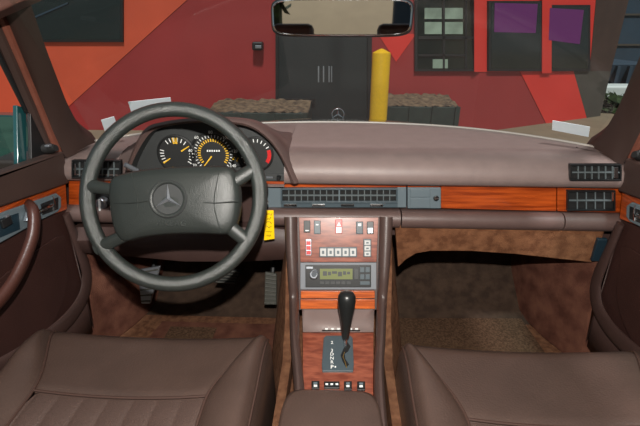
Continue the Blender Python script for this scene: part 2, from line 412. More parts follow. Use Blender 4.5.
s = MB(); s.face([s.v(p) for p in i_b]); s.build('cluster_face', M['gun'], B)
GP = Pl((0, FY-.003, 0), (0, -1, 0))
# inner raised brow
def rad(P, x, y, r, ang): c = P.p(x, y); return c + V((math.sin(math.radians(ang)), 0, math.cos(math.radians(ang))))*r
def gauge(x, y, r, nm, ticks, needles, m='gun'):
    c = GP.p(x, y); s = MB(); s.lathe([(r*1.12, -.001), (r*1.12, .004), (r*1.05, .006), (r, .001), (0.0005, .001)], c, GP.n, 32)
    gz = s.build(nm, M['face'], B)
    for (a0, a1, n, r0, r1, wd, mm) in ticks:
        s = MB()
        for i in range(n):
            a = lerp(a0, a1, i/max(1, n-1)); p = rad(GP, x, y, r*r0, a) + GP.n*.002; q = rad(GP, x, y, r*r1, a) + GP.n*.002
            d = (q-p).normalized().cross(GP.n)*wd; s.prism([p-d, q-d, q+d, p+d], GP.n*.0006)
        s.build('dial_marks', M[mm], gz)
    for a, l0, l1, mm, wd in needles:
        s = MB(); p = rad(GP, x, y, r*l0, a)+GP.n*.004; q = rad(GP, x, y, r*l1, a)+GP.n*.004; d = (q-p).normalized().cross(GP.n)*wd
        s.prism([p-d, q-d*.5, q+d*.5, p+d], GP.n*.0012); s.build('needle', M[mm], gz)
    return gz
g1 = gauge(177, 154, .047, 'combination_gauge', [(-35, 40, 6, .72, .95, .0011, 'white'), (-120, -75, 5, .72, .95, .0011, 'white'), (75, 125, 5, .72, .95, .0011, 'white'), (-8, 8, 2, .6, .95, .0016, 'yellow')],
           [(-122, .95, .45, 'yellow', .0022), (58, .35, .92, 'yellow', .002), (2, .62, .95, 'yellow', .0018), (200, .8, .95, 'yellow', .002)])
lab(g1, 'fuel, oil and temperature dial')
g2 = gauge(213.5, 154, .056, 'speedometer', [(-130, 130, 27, .80, .92, .0009, 'white'), (-125, 125, 26, .60, .74, .0014, 'yellow')], [(-140, .12, .78, 'yellow', .0019)])
for i, tx in enumerate(('20', '40', '60', '80', '100', '120', '140')):
    text(tx, 'speed_number', M['white'], g2, rad(GP, 213.5, 154, .0595, -120+i*40) + GP.n*.0075, .0115, (1, 0, 0), (0, 0, 1))
s = MB(); GP.r(s, 206, 149, 221, 152, .001, .003); s.build('odometer_window', M['black'], g2)
for i in range(6): s = MB(); GP.r(s, 207.2+i*2.3, 149.6, 208.6+i*2.3, 151.4, .003, .0036); s.build('odometer_digit', M['white'], g2)
g3 = gauge(256, 154, .042, 'clock_gauge', [(-40, 60, 7, .76, .97, .001, 'white'), (-170, -60, 6, .76, .97, .001, 'white')], [(-30, .1, .7, 'white', .0014)])
s = MB()
for a in range(72, 122, 8):
    p = [rad(GP, 256, 154, .042*k, b)+GP.n*.002 for k, b in ((.74, a), (.97, a), (.97, a+8), (.74, a+8))]; s.prism(p, GP.n*.0008)
lab(s.build('red_band', M['redp'], g3), 'red zone on the dial')
g4 = gauge(237, 161, .014, 'small_gauge', [(-60, 60, 5, .6, .95, .0008, 'yellow')], [(20, .1, .8, 'yellow', .001)])
s = MB(); GP.r(s, 265, 174, 285, 180.5, -.001, .004); s.build('control_row', M['gun'], B, bevel=.001)
s = MB(); GP.r(s, 266.5, 176, 273, 177.6, .004, .006); s.build('indicator_bar', M['alu'], B)
s = MB(); s.lathe([(.006, 0), (.0055, .01), (.004, .012)], GP.p(279, 177, .004), GP.n); s.build('trip_knob', M['black'], B)

# ================================================================== steering wheel
WC = aY(173, 196.5, .865); WT = math.radians(24)
W = thing('steering_wheel', 'dark grey leather four-spoke steering wheel with padded hub and star emblem', 'steering wheel', WC)
W.rotation_euler = (-WT, 0, 0)                # local: x right, z up in the wheel plane, -y towards the driver
Rw = Matrix.Rotation(-WT, 3, 'X'); wn = Rw @ V((0, -1, 0))
def wl(px, py, h=0):                          # point of the wheel plane in wheel coordinates
    p = onp(px, py, WC + wn*h, wn); q = Rw.inverted() @ (p-WC); return V((q.x, -h, q.z))
R0 = .192
s = MB(); s.tube([V((R0*math.cos(t), 0, R0*math.sin(t))) for t in [2*math.pi*i/72 for i in range(72)]], .0165, 14, closed=True)
s.build('rim', M['wheel'], W, local=True)
hubpx = [(113, 179), (124, 173.5), (150, 169), (185, 166.5), (215, 166), (231, 167), (237, 173), (240, 186), (241, 200), (239.5, 216), (235, 229), (227, 234.5), (205, 234), (172, 234.5), (145, 237.5), (128, 241.5), (120, 238), (114, 224), (111, 205), (110.5, 190)]
base = spline([wl(x, y, .008) for x, y in hubpx], 4, True); hc = sum(base, V())/len(base)
s = MB(); s.loft([[hc+(p-hc)*k + V((0, -h+.008, 0)) for p in base] for k, h in ((.86, -.035), (.97, -.02), (1.0, -.002), (.995, .012), (.97, .021), (.92, .027), (.75, .032), (.45, .035), (.05, .036))])
s.build('hub_pad', M['hub'], W, local=True, ang=60)
# faint vertical creases on the pad
for k, xs_ in ((0, (131, 137.5)), (1, (219, 214))):
    s = MB(); top = wl(xs_[0], 173, .030); mid = wl(xs_[1], 203, .036); low = wl(xs_[0]+2, 233, .028)
    s.tube(spline([top, mid, low], 8), .0011, 6); s.build('pad_seam', M['hub'], W, local=True)
for x0, x1 in ((113, 148), (188, 238)):
    s = MB(); s.tube(spline([wl(x0, 203.5 if x0 < 150 else 201, .029), wl((x0+x1)/2, 203, .0365), wl(x1, 201, .0375)], 6), .0009, 6); s.build('pad_seam', M['hub'], W, local=True)
# spokes
def spoke(a, b, w0, w1):
    pa, pb = wl(*a, .004), wl(*b, .012); s = MB()
    s.tube([pa, lerp(pa, pb, .35), lerp(pa, pb, .7), pb], [(.010, w0), (.010, lerp(w0, w1, .4)), (.011, lerp(w0, w1, .8)), (.012, w1)], 14, flat=(0, 1, 0))
    s.build('spoke', M['hub'], W, local=True)
spoke((84, 185), (122, 191), .016, .013); spoke((96, 249), (130, 233), .015, .014)
spoke((257, 167), (230, 184), .015, .016); spoke((249, 243), (226, 224), .015, .016)
# round emblem
ec = wl(168.5, 199, .034); eR = .0405
def er(a, r, h): return ec + V((r*math.sin(math.radians(a)), -h, r*math.cos(math.radians(a))))
s = MB(); s.loft([[er(a*10, r, h) for a in range(36)] for r, h in ((eR, -.004), (eR, .004), (eR*.95, .0065), (eR*.82, .006), (eR*.78, .002), (.0004, .0016))])
em = s.build('emblem', M['gun'], W, local=True)
s = MB(); s.loft([[er(a*10, r, h) for a in range(36)] for r, h in ((eR*.99, .0035), (eR*.93, .0072), (eR*.86, .0072), (eR*.82, .006))], caps=False); s.build('emblem_ring', M['hub'], em, local=True)
for a in (-3, 117, 237):
    s = MB(); tip = er(a, eR*.79, .003); l = er(a-60, eR*.13, .003); r_ = er(a+60, eR*.13, .003); c0 = er(0, 0, .0075)
    vs = [s.v(p) for p in (tip, l, c0, r_, er(0, 0, .002))]; s.face([vs[0], vs[1], vs[2]]); s.face([vs[0], vs[2], vs[3]]); s.face([vs[1], vs[0], vs[4]]); s.face([vs[0], vs[3], vs[4]])
    lab(s.build('star_point', M['alu'], em, local=True, ang=5), 'silver point of the star')
cu = bpy.data.curves.new('t', 'FONT'); cu.body = 'AIRBAG'; cu.size = .017; cu.align_x = 'CENTER'; cu.align_y = 'CENTER'; cu.extrude = .0006; cu.space_character = 1.1
t = bpy.data.objects.new('t', cu); COL.objects.link(t); bpy.context.view_layer.update()
me = bpy.data.meshes.new_from_object(t.evaluated_get(bpy.context.evaluated_depsgraph_get())); bpy.data.objects.remove(t)
me.materials.clear(); me.materials.append(M['hub']); tp = wl(171, 223.5, .0354)
me.transform(Matrix(((1, 0, 0, tp.x), (0, 0, -1, tp.y), (0, 1, 0, tp.z), (0, 0, 0, 1)))); to = bpy.data.objects.new('embossed_lettering', me); COL.objects.link(to); to.parent = W
# stalk, ignition key and tag
S = thing('indicator_stalk', 'thin pale-tipped stalk behind the upper left of the wheel hub', 'stalk', aY(150, 176, .98))
a, b = aY(155, 180, 1.0), aY(125, 164.5, .95); s = MB(); s.tube([a, lerp(a, b, .6)], [.007, .006], 10); s.build('stalk_arm', M['black'], S)
s = MB(); s.tube([lerp(a, b, .52), lerp(a, b, .8), b], [.0055, .006, .0055], 10); lab(s.build('stalk_tip', M['alu'], S), 'pale silver stalk tip')
kx = aY(264, 187, 1.05)
K = thing('ignition_key', 'black ignition key in the dash right of the steering wheel', 'key', kx)
s = MB(); s.lathe([(.016, 0), (.015, .022), (.012, .025)], aY(262, 186, 1.085), (0, -1, 0)); s.build('key_barrel', M['black'], K)
s = MB(); s.prism(spline([aY(x, y, 1.06) for x, y in ((258.5, 184), (265, 183), (268.5, 189), (267, 197), (261, 199), (257.5, 192))], 4, True), (0, -.008, 0)); s.build('key_head', M['black'], K, bevel=.002)
T = thing('key_tag', 'yellow plastic tag with black writing hanging from the ignition key', 'key tag', aY(268, 225, 1.03))
s = MB(); q = [aY(x, y, 1.02) for x, y in ((265, 210.5), (273.5, 210.5), (274.5, 239), (264, 240.5))]; s.prism(q, (0, .003, 0)); tg = s.build('tag_plate', M['tag'], T, bevel=.001)
for i, wd in enumerate((.015, .012, .016, .013, .015, .011)):
    s = MB(); c = aY(269.2-.1*i, 214+i*4.3, 1.0193); rr = random.Random(i+3)
    pts = [c+V(((j/7-.5)*wd, 0, rr.uniform(-.0035, .0035))) for j in range(8)]
    s.tube(pts, .0007, 5); s.build('tag_writing', M['black'], tg)
s = MB(); s.tube(spline([aY(264, 197, 1.045), aY(268, 202, 1.035), aY(265, 206, 1.03), aY(267.5, 211, 1.022)], 6), .0014, 6); lab(s.build('tag_chain', M['chrome'], T), 'thin chrome chain')

# ================================================================== centre console
Cn = thing('centre_console', 'centre console with red-brown wood panels between leather side rails', 'console', (.008, .9, .05))
p_top = V((.005, 1.04, .553)); p_low = V((.005, .928, .30)); nn = V((0, -(p_top.z-p_low.z), (p_top.y-p_low.y)))
CP = Pl(p_low, nn)
SP = Pl((.008, .86, .295), (0, -.10, 1))      # shifter plate plane
# carpeted core
s = MB()
for xa in (-1, 1):
    rg = []
    for y, zt_, xt, xb in ((1.115, .455, .150, .205), (1.04, .455, .142, .205), (.97, .42, .138, .198), (.905, .30, .136, .190), (.83, .27, .134, .172), (.80, .27, .130, .134), (.30, .27, .128, .132)):
        rg.append([V((.008+xa*.11, y, zt_)), V((.008+xa*xt, y, zt_)), V((.008+xa*(xt*.75+xb*.25), y, lerp(.04, zt_, .8))), V((.008+xa*xb, y, .04)), V((.008+xa*.11, y, .04))])
    s.loft(rg)
s.box((.008, .75, .12), (.23, .9, .18))
lab(s.build('carpeted_side', M['carpet'], Cn), 'brown carpeted console side')
# fascia
def cpl(nm, x0, y0, x1, y1, h0, h1, m, par=Cn, bev=.0015):
    s = MB(); CP.r(s, x0, y0, x1, y1, h0, h1); return s.build(nm, M[m], par, bevel=bev)
s = MB(); CP.plate(s, [(297, 310), (379, 310), (384, 217), (295, 217)], -.05, -.004); s.build('console_body', M['vinyl'], Cn)
s = MB(); CP.plate(s, [(300.5, 262), (376.5, 262), (378.5, 217.5), (298.8, 217.5)], -.006, 0); wf = s.build('switch_fascia', M['woodr'], Cn, bevel=.001)
def rocker(x0, y0, x1, y1, m, mark=None):
    o = cpl('rocker_switch', x0, y0, x1, y1, -.002, .004, m, Cn)
    if mark: s = MB(); CP.r(s, *mark[:4], .004, .0048); s.build('switch_mark', M[mark[4]], o)
    return o
rocker(303.8, 220.5, 310.3, 232.5, 'gun', (305.5, 230, 309, 231, 'white')); rocker(314, 220.5, 320.6, 234, 'dgrey', (316, 224, 318.5, 225.2, 'white'))
rocker(356, 221.5, 363, 234, 'blueg', (358, 223.5, 361, 226, 'white')); rocker(366.8, 221.5, 373.6, 234, 'black', (367.8, 228, 372.6, 233, 'alu'))
h = rocker(335.3, 219.5, 342.2, 233.5, 'redp', (336, 227, 341.5, 233, 'white')); lab(h, 'red and white hazard switch')
s = MB(); c = [CP.p(x, y, .0042) for x, y in ((336.8, 225.8), (341, 225.8), (338.9, 222))]; s.prism(c, CP.n*.0006); s.build('triangle_mark', M['white'], h)
h = cpl('warning_light_strip', 305.7, 239, 311.6, 255.5, -.002, .004, 'alu'); 
for y in (241, 245.8, 250.6): s = MB(); CP.r(s, 306.5, y, 310.8, y+3.8, .003, .006); lab(s.build('warning_lens', M['redp'], h, bevel=.0006), 'small red lens')
hb = cpl('climate_button_row', 319.3, 247, 357, 257.3, -.002, .002, 'dgrey')
for i in range(5):
    x = 320.2+i*7.45; s = MB(); CP.r(s, x, 248.3, x+6, 256, .001, .006); s.build('push_button', M['button'], hb, bevel=.001)
    s = MB(); CP.r(s, x+1.8, 250.5, x+4.2, 253.8, .006, .0067); s.build('button_mark', M['dgrey'], hb)
hb = cpl('vertical_button_stack', 363.3, 239, 371.3, 257, -.002, .002, 'dgrey')
for i in range(3):
    y = 240.2+i*5.6; s = MB(); CP.r(s, 364.3, y, 370.3, y+4.7, .001, .006); s.build('push_button', M['button'], hb, bevel=.001)
    s = MB(); CP.r(s, 366, y+1.6, 368.6, y+3.2, .006, .0067); s.build('button_mark', M['dgrey'], hb)
# drawers with wood fronts
cpl('wood_drawer', 301, 290.5, 374.6, 298, -.03, .006, 'woodd'); cpl('wood_drawer', 300.6, 299.3, 374.8, 308.8, -.03, .002, 'woodd')
# radio
R_ = thing('car_radio', 'black car radio with green display and silver surround in the console', 'radio', CP.p(338, 290, 0))
s = MB(); CP.r(s, 300.2, 262.6, 376.4, 289.6, -.05, .001); s.build('radio_housing', M['silver'], R_, bevel=.0015)
s = MB(); CP.r(s, 305.5, 264.8, 371, 287.2, -.002, .004); fp = s.build('faceplate', M['black'], R_, bevel=.0015)
s = MB(); CP.r(s, 320, 268.5, 352.5, 279, .003, .0048); ds = s.build('display', M['lcd'], R_)
for i, (x, w_, y) in enumerate(((323, 4, 271), (328, 3, 271.5), (332, 5, 271), (338, 4, 271.5), (343, 3, 271), (347, 3, 271.5))): s = MB(); CP.r(s, x, y, x+w_, y+4.5-(i % 3), .0048, .0052); s.build('display_segment', M['gun'], ds)
s = MB(); s.lathe([(.0125, 0), (.0115, .012), (.009, .014)], CP.p(314, 274, .004), CP.n); s.build('volume_knob', M['alu'], R_)
s = MB(); s.lathe([(.0075, .0), (.007, .004)], CP.p(314, 274, .0175), CP.n); s.build('knob_cap', M['chrome'], R_)
for i in range(6): s = MB(); CP.r(s, 320+i*5.3, 281, 324.3+i*5.3, 284, .003, .0065); s.build('preset_button', M['gun'], R_, bevel=.0006)
for (a, b, c, d) in ((354, 268, 358.5, 279), (360, 267, 364.3, 272), (365.3, 267, 369.6, 272), (360, 274, 364.3, 279), (365.3, 274, 369.6, 279), (360, 281, 369.6, 284.5)):
    s = MB(); CP.r(s, a, b, c, d, .003, .0065); s.build('radio_button', M['dgrey' if a != 354 else 'gun'], R_, bevel=.0006)
s = MB(); CP.r(s, 306.5, 266.5, 313, 268.5, .003, .005); s.build('eject_button', M['alu'], R_)
# storage pocket below the drawers
bY = SP.p(338, 332.5)
pk = MB()
t0, t1 = CP.p(302, 309.3, 0), CP.p(374.4, 309.3, 0); b0, b1 = SP.p(303, 332.5), SP.p(373.5, 332.5)
i0, i1 = SP.p(313, 330, .02)+V((0, .05, -.008)), SP.p(364, 330, .02)+V((0, .05, -.008))
k0, k1 = t0+V((.008, .01, 0)), t1+V((-.008, .01, 0))
pv = [pk.v(p) for p in (t0, t1, b1, b0)]; iv = [pk.v(p) for p in (k0, k1, i1, i0)]
pk.face([iv[0], iv[1], iv[2], iv[3]])
for i in range(4): pk.face([pv[i], pv[(i+1) % 4], iv[(i+1) % 4], iv[i]])
pk.build('storage_pocket', M['pad'], Cn, fix=False, ang=20, solid=.003)
s = MB(); SP.r(s, 322, 327.8, 360, 332.3, -.004, .004); sm = s.build('marked_strip', M['black'], Cn)
for x in (325, 331, 337, 349, 355): s = MB(); SP.r(s, x, 329, x+3, 331, .004, .005); s.build('strip_mark', M['white'], sm)
# shifter plate
s = MB(); SP.plate(s, [(303, 396), (373.2, 396), (373.6, 332.4), (302.6, 332.4)], -.03, 0); s.build('shifter_wood', M['woodr'], Cn, bevel=.001)
s = MB(); SP.plate(s, [(322.3, 372.5), (353.2, 372.5), (353.8, 366), (352.6, 339), (350, 336.8), (326, 336.8), (323.6, 339), (321.8, 366)], -.002, .005); gp = s.build('shift_gate', M['dgrey'], Cn, bevel=.0015)
s = MB(); zz = [(343.5, 343), (347, 343), (350.5, 348), (348, 353), (344.5, 355.5), (345.5, 361), (349, 366), (346, 369), (342.5, 363), (340.5, 357), (343, 351), (345, 347.5)]
SP.plate(s, zz, .004, .0056); s.build('gate_slot', M['dark'], gp)
s = MB(); s.tube([SP.p(x, y, .006) for x, y in ((344.5, 352), (343, 357), (345, 361.5), (346.5, 367.5))], [.0006, .0009, .0008, .0011], 6); lab(s.build('slot_guide', M['brass'], gp), 'brass edge in the gate slot')
for tx, y in (('2', 342.6), ('3', 350.5), ('D', 354.2), ('N', 358.2), ('R', 362.2), ('P', 367)):
    text(tx, 'gear_letter', M['white'], gp, SP.p(332, y, .0056), .0125 if tx != 'P' else .015, (1, 0, 0), SP.n.cross(V((1, 0, 0))))
s = MB(); SP.r(s, 334.6, 367.8, 336, 369.2, .005, .0058); s.build('gear_dot', M['white'], gp)
for (a, b, c, d, mm) in ((311.5, 382.5, 319.5, 390, 'black'), (324, 383, 339.5, 389.5, 'black'), (344, 382.8, 351.8, 391, 'black'), (357, 383, 365, 391.5, 'black')):
    s = MB(); SP.r(s, a, b, c, d, -.002, .006); o = s.build('seat_switch', M[mm], Cn, bevel=.0012)
    if c-a > 12:
        for x in (325.5, 330.5, 335.5): s = MB(); SP.r(s, x, 385.3, x+2.6, 387, .006, .0066); s.build('switch_mark', M['white'], o)
    else:
        s = MB(); SP.r(s, a+2, b+1.6, c-2, b+3.4, .006, .0066); s.build('switch_mark', M['grey'], o); s = MB(); SP.r(s, a+2.3, b+4.2, c-2.3, b+6.2, .006, .0066); s.build('switch_mark', M['white'], o)
# shallow embossed squares in the wood either side of the gate
# side rails
def rail(px, sg):
    pts = [CP.p(px[0][0], px[0][1], .012)] + [CP.p(x, y, .012) for x, y in px[1:4]] + [SP.p(x, y, .03) for x, y in px[4:]]
    s = MB(); sp = spline(pts, 6); s.tube(sp, [(lerp(.0175, .011, min(1, i/26)), .022) for i in range(len(sp))], 14, flat=(1, 0, 0)); return s.build('side_rail', M['rail'], Cn)
rail([(290.8, 217), (291.5, 245), (293, 275), (294, 303), (295, 340), (297.5, 368), (299.5, 396), (299, 440), (298, 500)], -1)
rail([(386.2, 217), (385.2, 245), (383.6, 275), (382, 303), (380.5, 340), (379, 368), (379.5, 396), (382.5, 440), (387, 500)], 1)
# padded armrest lid
A = thing('armrest_lid', 'brown leather armrest lid at the rear of the console', 'armrest', (0, .45, .2))
s = MB()
def ar(u, v):
    y = lerp(.608, .15, v); x = (u*2-1); wd = .093
    z = .352 - .012*abs(x)**4 - .02*sstep(.06, 0, v) ; return V((-.004+x*wd, y, z))
s.grid(ar, 16, 20)
rim = []
s2 = MB(); rings = []
for sh, zz_ in ((1, .25), (1, .335), (.975, .348), (.9, .352), (.5, .3535), (.02, .354)):
    rings.append([V((-.004 + sh*.096*math.copysign(abs(math.cos(a))**.25, math.cos(a)), .385 + (.250-.096*(1-sh))*math.copysign(abs(math.sin(a))**.25, math.sin(a)), zz_)) for a in [2*math.pi*i/64 for i in range(64)]])
s2.loft(rings); s.bm.free(); s2.build('armrest_pad', M['seat'], A, ang=60)

# gear selector
gb = SP.p(345.3, 347.5, .004); gt = onp(347, 292, (0, gb.y+.035, 0), (0, 1, 0))
G = thing('gear_selector', 'black leather gear selector with bulbous knob standing in the shift gate', 'gear lever', gb)
s = MB(); s.tube([gb-V((0, 0, .01)), lerp(gb, gt, .35)], .0042, 10); lab(s.build('shaft', M['chrome'], G), 'thin metal shaft')
s = MB(); L = (gt-gb).length; ax = (gt-gb)/L
s.lathe([(.006, L*.16), (.0085, L*.2), (.010, L*.3), (.012, L*.42), (.0155, L*.58), (.0195, L*.74), (.0215, L*.85), (.0205, L*.93), (.016, L*.985), (.008, L*1.01), (.0005, L*1.015)], gb, ax, 22); s.build('knob', M['knob'], G)

# ================================================================== seats
def seat(cx, label, yseam, yf):
    S = thing('front_seat', label, 'seat', (cx, .42, FZ))
    zt = .368; yb = .20
    def half(y): return lerp(.165, .243, sstep(yseam-.017, yf+.01, y)) if y > yseam-.017 else .165
    OUT = .262
    def top(x, y):                            # x from the seat's middle
        h = half(y); ax_ = abs(x)
        z = zt - .010*sstep(.62, .45, y)
        z -= .012*(1-(ax_/h)**2) if ax_ < h else 0
        if ax_ >= h: z += .022*math.sin(math.pi*min(1, (ax_-h)/(OUT-h)*.8))*sstep(yf+.03, yf-.15, y) + .004 + (.012*sstep(yf-.20, yf-.09, y) - .020*sstep(yf-.07, yf, y))*min(1, (ax_-h)/.012)
        z -= .045*max(0, (y-yf+.06)/.06)**2.6 if y > yf-.06 else 0     # front roll
        z -= .045*max(0, (ax_-OUT+.03)/.03)**2.5 if ax_ > OUT-.03 else 0
        return z
    def seamdip(d): return .006*math.exp(-(d/.006)**2)
    # thigh panel
    n = 26
    def thigh(u, v):
        y = lerp(yseam, yf, v); h = half(y); x = lerp(-h, h, u)
        return V((cx+x, y, top(x, y) - seamdip(h-abs(x)) - seamdip(y-yseam)))
    s = MB(); s.grid(thigh, 30, 20)
    # front drop
    s.grid(lambda u, v: V((cx+lerp(-.243, .243, u), yf+.012*math.sin(v*2.2), lerp(top(lerp(-.243, .243, u), yf)-.006, .14, v))), 20, 6)
    bmesh.ops.remove_doubles(s.bm, verts=s.bm.verts, dist=.0012)
    s.build('thigh_panel', M['seat'], S, ang=70)
    # pleated insert
    def ins(u, v):
        y = lerp(yb, yseam, v); x = lerp(-.165, .165, u); pl = abs(math.sin(math.pi*(u*7)))
        return V((cx+x, y, top(x, y) + (.006*pl**.35-.006)*sstep(yseam, yseam-.025, y)*sstep(.165, .155, abs(x)) - .6*seamdip(.165-abs(x)) - seamdip(yseam-y)))
    s = MB(); s.grid(ins, 108, 10); lab(s.build('pleated_insert', M['insert'], S, ang=70), 'pleated perforated leather insert')
    for sg in (-1, 1):
        def bol(u, v):
            y = lerp(yb, yf, v); h = half(y); x = lerp(h, OUT-.014*sstep(yf-.045, yf, y), u)
            return V((cx+sg*x, y, top(x, y) - seamdip(x-h)))
        s = MB(); s.grid(bol, 12, 34)
        s.grid(lambda u, v: V((cx+sg*(OUT-.014*sstep(yf-.045, yf, lerp(yb, yf, u))+.004*math.sin(v*2.5)), lerp(yb, yf, u), lerp(top(OUT, lerp(yb, yf, u)), .12, v))), 34, 5)
        s.grid(lambda u, v: V((cx+sg*lerp(.243, OUT-.014, u), yf+.010*math.sin(v*2.2), lerp(top(lerp(.243, OUT, u), yf), .12, v))), 4, 5)
        bmesh.ops.remove_doubles(s.bm, verts=s.bm.verts, dist=.0012)
        s.build('side_bolster', M['seat'], S, ang=70)
        s = MB(); s.tube([V((cx+sg*half(y), y, top(half(y)*.999, y)+.001)) for y in [lerp(yb, yf, i/30) for i in range(31)]], .0028, 6); s.build('piping', M['piping'], S)
        s = MB(); s.tube([V((cx+sg*(OUT-.006-.014*sstep(yf-.045, yf, y)), y, top(OUT-.008, y)+.002)) for y in [lerp(yb, yf, i/30) for i in range(31)]], .0022, 6); s.build('piping', M['piping'], S)
    s = MB(); s.tube([V((cx+lerp(-.165, .165, i/20), yseam, top(lerp(-.165, .165, i/20), yseam)+.0005)) for i in range(21)], .0026, 6); s.build('piping', M['piping'], S)
    s = MB(); s.box((cx, .46, .15), (.46, .55, .12)); s.box((cx-.2, .46, .07), (.03, .5, .05)); s.box((cx+.2, .46, .07), (.03, .5, .05)); s.build('seat_base', M['rubber'], S, bevel=.008)
    # reclined backrest
    s = MB(); rings = []
    for i in range(10):
        t = i/9; z = .30+.42*t; y = .22 - .16*t - .02*math.sin(t*3); wd = .25-.03*t**2; d = .055-.02*t
        rings.append([V((cx+wd*math.copysign(abs(math.cos(a))**.4, math.cos(a)), y-.05+d*math.copysign(abs(math.sin(a))**.6, math.sin(a)), z)) for a in [2*math.pi*k/40 for k in range(40)]])
    s.loft(rings); s.build('backrest', M['seat'], S, bevel=.02, ang=60)
    return S
seat(-.402, "driver's brown leather seat with pleated insert, below the steering wheel", .590, .797)
seat(.402, 'passenger brown leather seat in front of the empty footwell mat', .560, .785)
# rear bench
RB = thing('rear_bench', 'brown leather rear bench whose headrest shows along the bottom of the rear-view mirror', 'bench seat', (0, -1.0, FZ))
s = MB(); s.box((0, -.80, .22), (1.2, .55, .30)); s.build('bench_cushion', M['seat'], RB, bevel=.05)
s = MB(); s.box((0, -1.14, .55), (1.2, .16, .50), Matrix.Rotation(.2, 3, 'X')); s.build('bench_backrest', M['seat'], RB, bevel=.05)
for x in (-.35, .30): s = MB(); s.box((x, -1.17, .88), (.26, .09, .17)); s.build('headrest', M['seat'], RB, bevel=.035)

# ================================================================== pedals and mats
def pedal(nm, label, px, Y, m, ribs, arm):
    pts = [aY(x, y, Y-.0008*(y-270)) for x, y in px]
    P = thing(nm, label, 'pedal', sum(pts, V())/len(pts))
    n = (pts[1]-pts[0]).cross(pts[2]-pts[1]).normalized(); n = n if n.y < 0 else -n
    s = MB(); s.prism(pts, -n*.012); pd = s.build('pedal_pad', M[m], P, bevel=.003)
    for i in range(ribs):
        t = (i+.5)/ribs; s = MB(); a = lerp(pts[0], pts[3], t)*1; b = lerp(pts[1], pts[2], t); s.tube([lerp(a, b, .06)+n*.001, lerp(a, b, .94)+n*.001], .0025, 6); s.build('tread_rib', M['pedal'], pd)
    s = MB(); c = sum(pts, V())/4; s.tube([c-n*.01, c+V(arm)*.5-n*.03, c+V(arm)], .008, 8); s.build('pedal_arm', M['black'], P)
pedal('brake_pedal', 'ribbed rubber brake pedal in the driver footwell, left of the accelerator', [(214, 283), (235, 284.5), (241.5, 271), (222, 269)], 1.20, 'rubber', 5, (0, .14, .14))
pedal('accelerator_pedal', 'tall narrow accelerator pedal beside the console in the driver footwell', [(264, 305), (276.5, 305), (276.5, 274), (265, 272)], 1.20, 'pedal', 8, (0, .10, .12))
pedal('parking_brake_pedal', 'ribbed foot-operated parking brake pedal at the far left of the footwell', [(141, 304), (150, 304), (160, 266), (137, 270)], 1.15, 'alu', 6, (0, .14, .12))
fm = MB(); fp_ = [aZ(x, y, FZ+.008) for x, y in ((397, 360), (560, 360), (528, 318), (398, 318))]
fp_[0].y = .80; fp_[1].y = .80; fp_[0].x = .175; fp_[1].x = .68; fp_[2].x = .655; fp_[3].x = .175
fm.prism(fp_, (0, 0, -.008)); tag(fm.build('floor_mat', M['mat'], bevel=.003), 'light brown looped carpet mat on the passenger footwell floor', 'floor mat')
fm = MB(); fm.prism([V((-.66, .80, FZ+.008)), V((-.17, .80, FZ+.008)), V((-.17, 1.20, FZ+.008)), V((-.60, 1.20, FZ+.008))], (0, 0, -.008)); dm = fm.build('floor_mat', M['redcarpet'], bevel=.003)
tag(dm, 'red-brown carpet mat on the driver footwell floor under the pedals', 'floor mat')
hp = MB(); hp.prism([V((-.56, 1.0, FZ+.0095)), V((-.40, 1.0, FZ+.0095)), V((-.40, 1.17, FZ+.0095)), V((-.56, 1.17, FZ+.0095))], (0, 0, -.003)); lab(hp.build('heel_pad', M['mat'], dm), 'lighter brown heel pad on the mat')

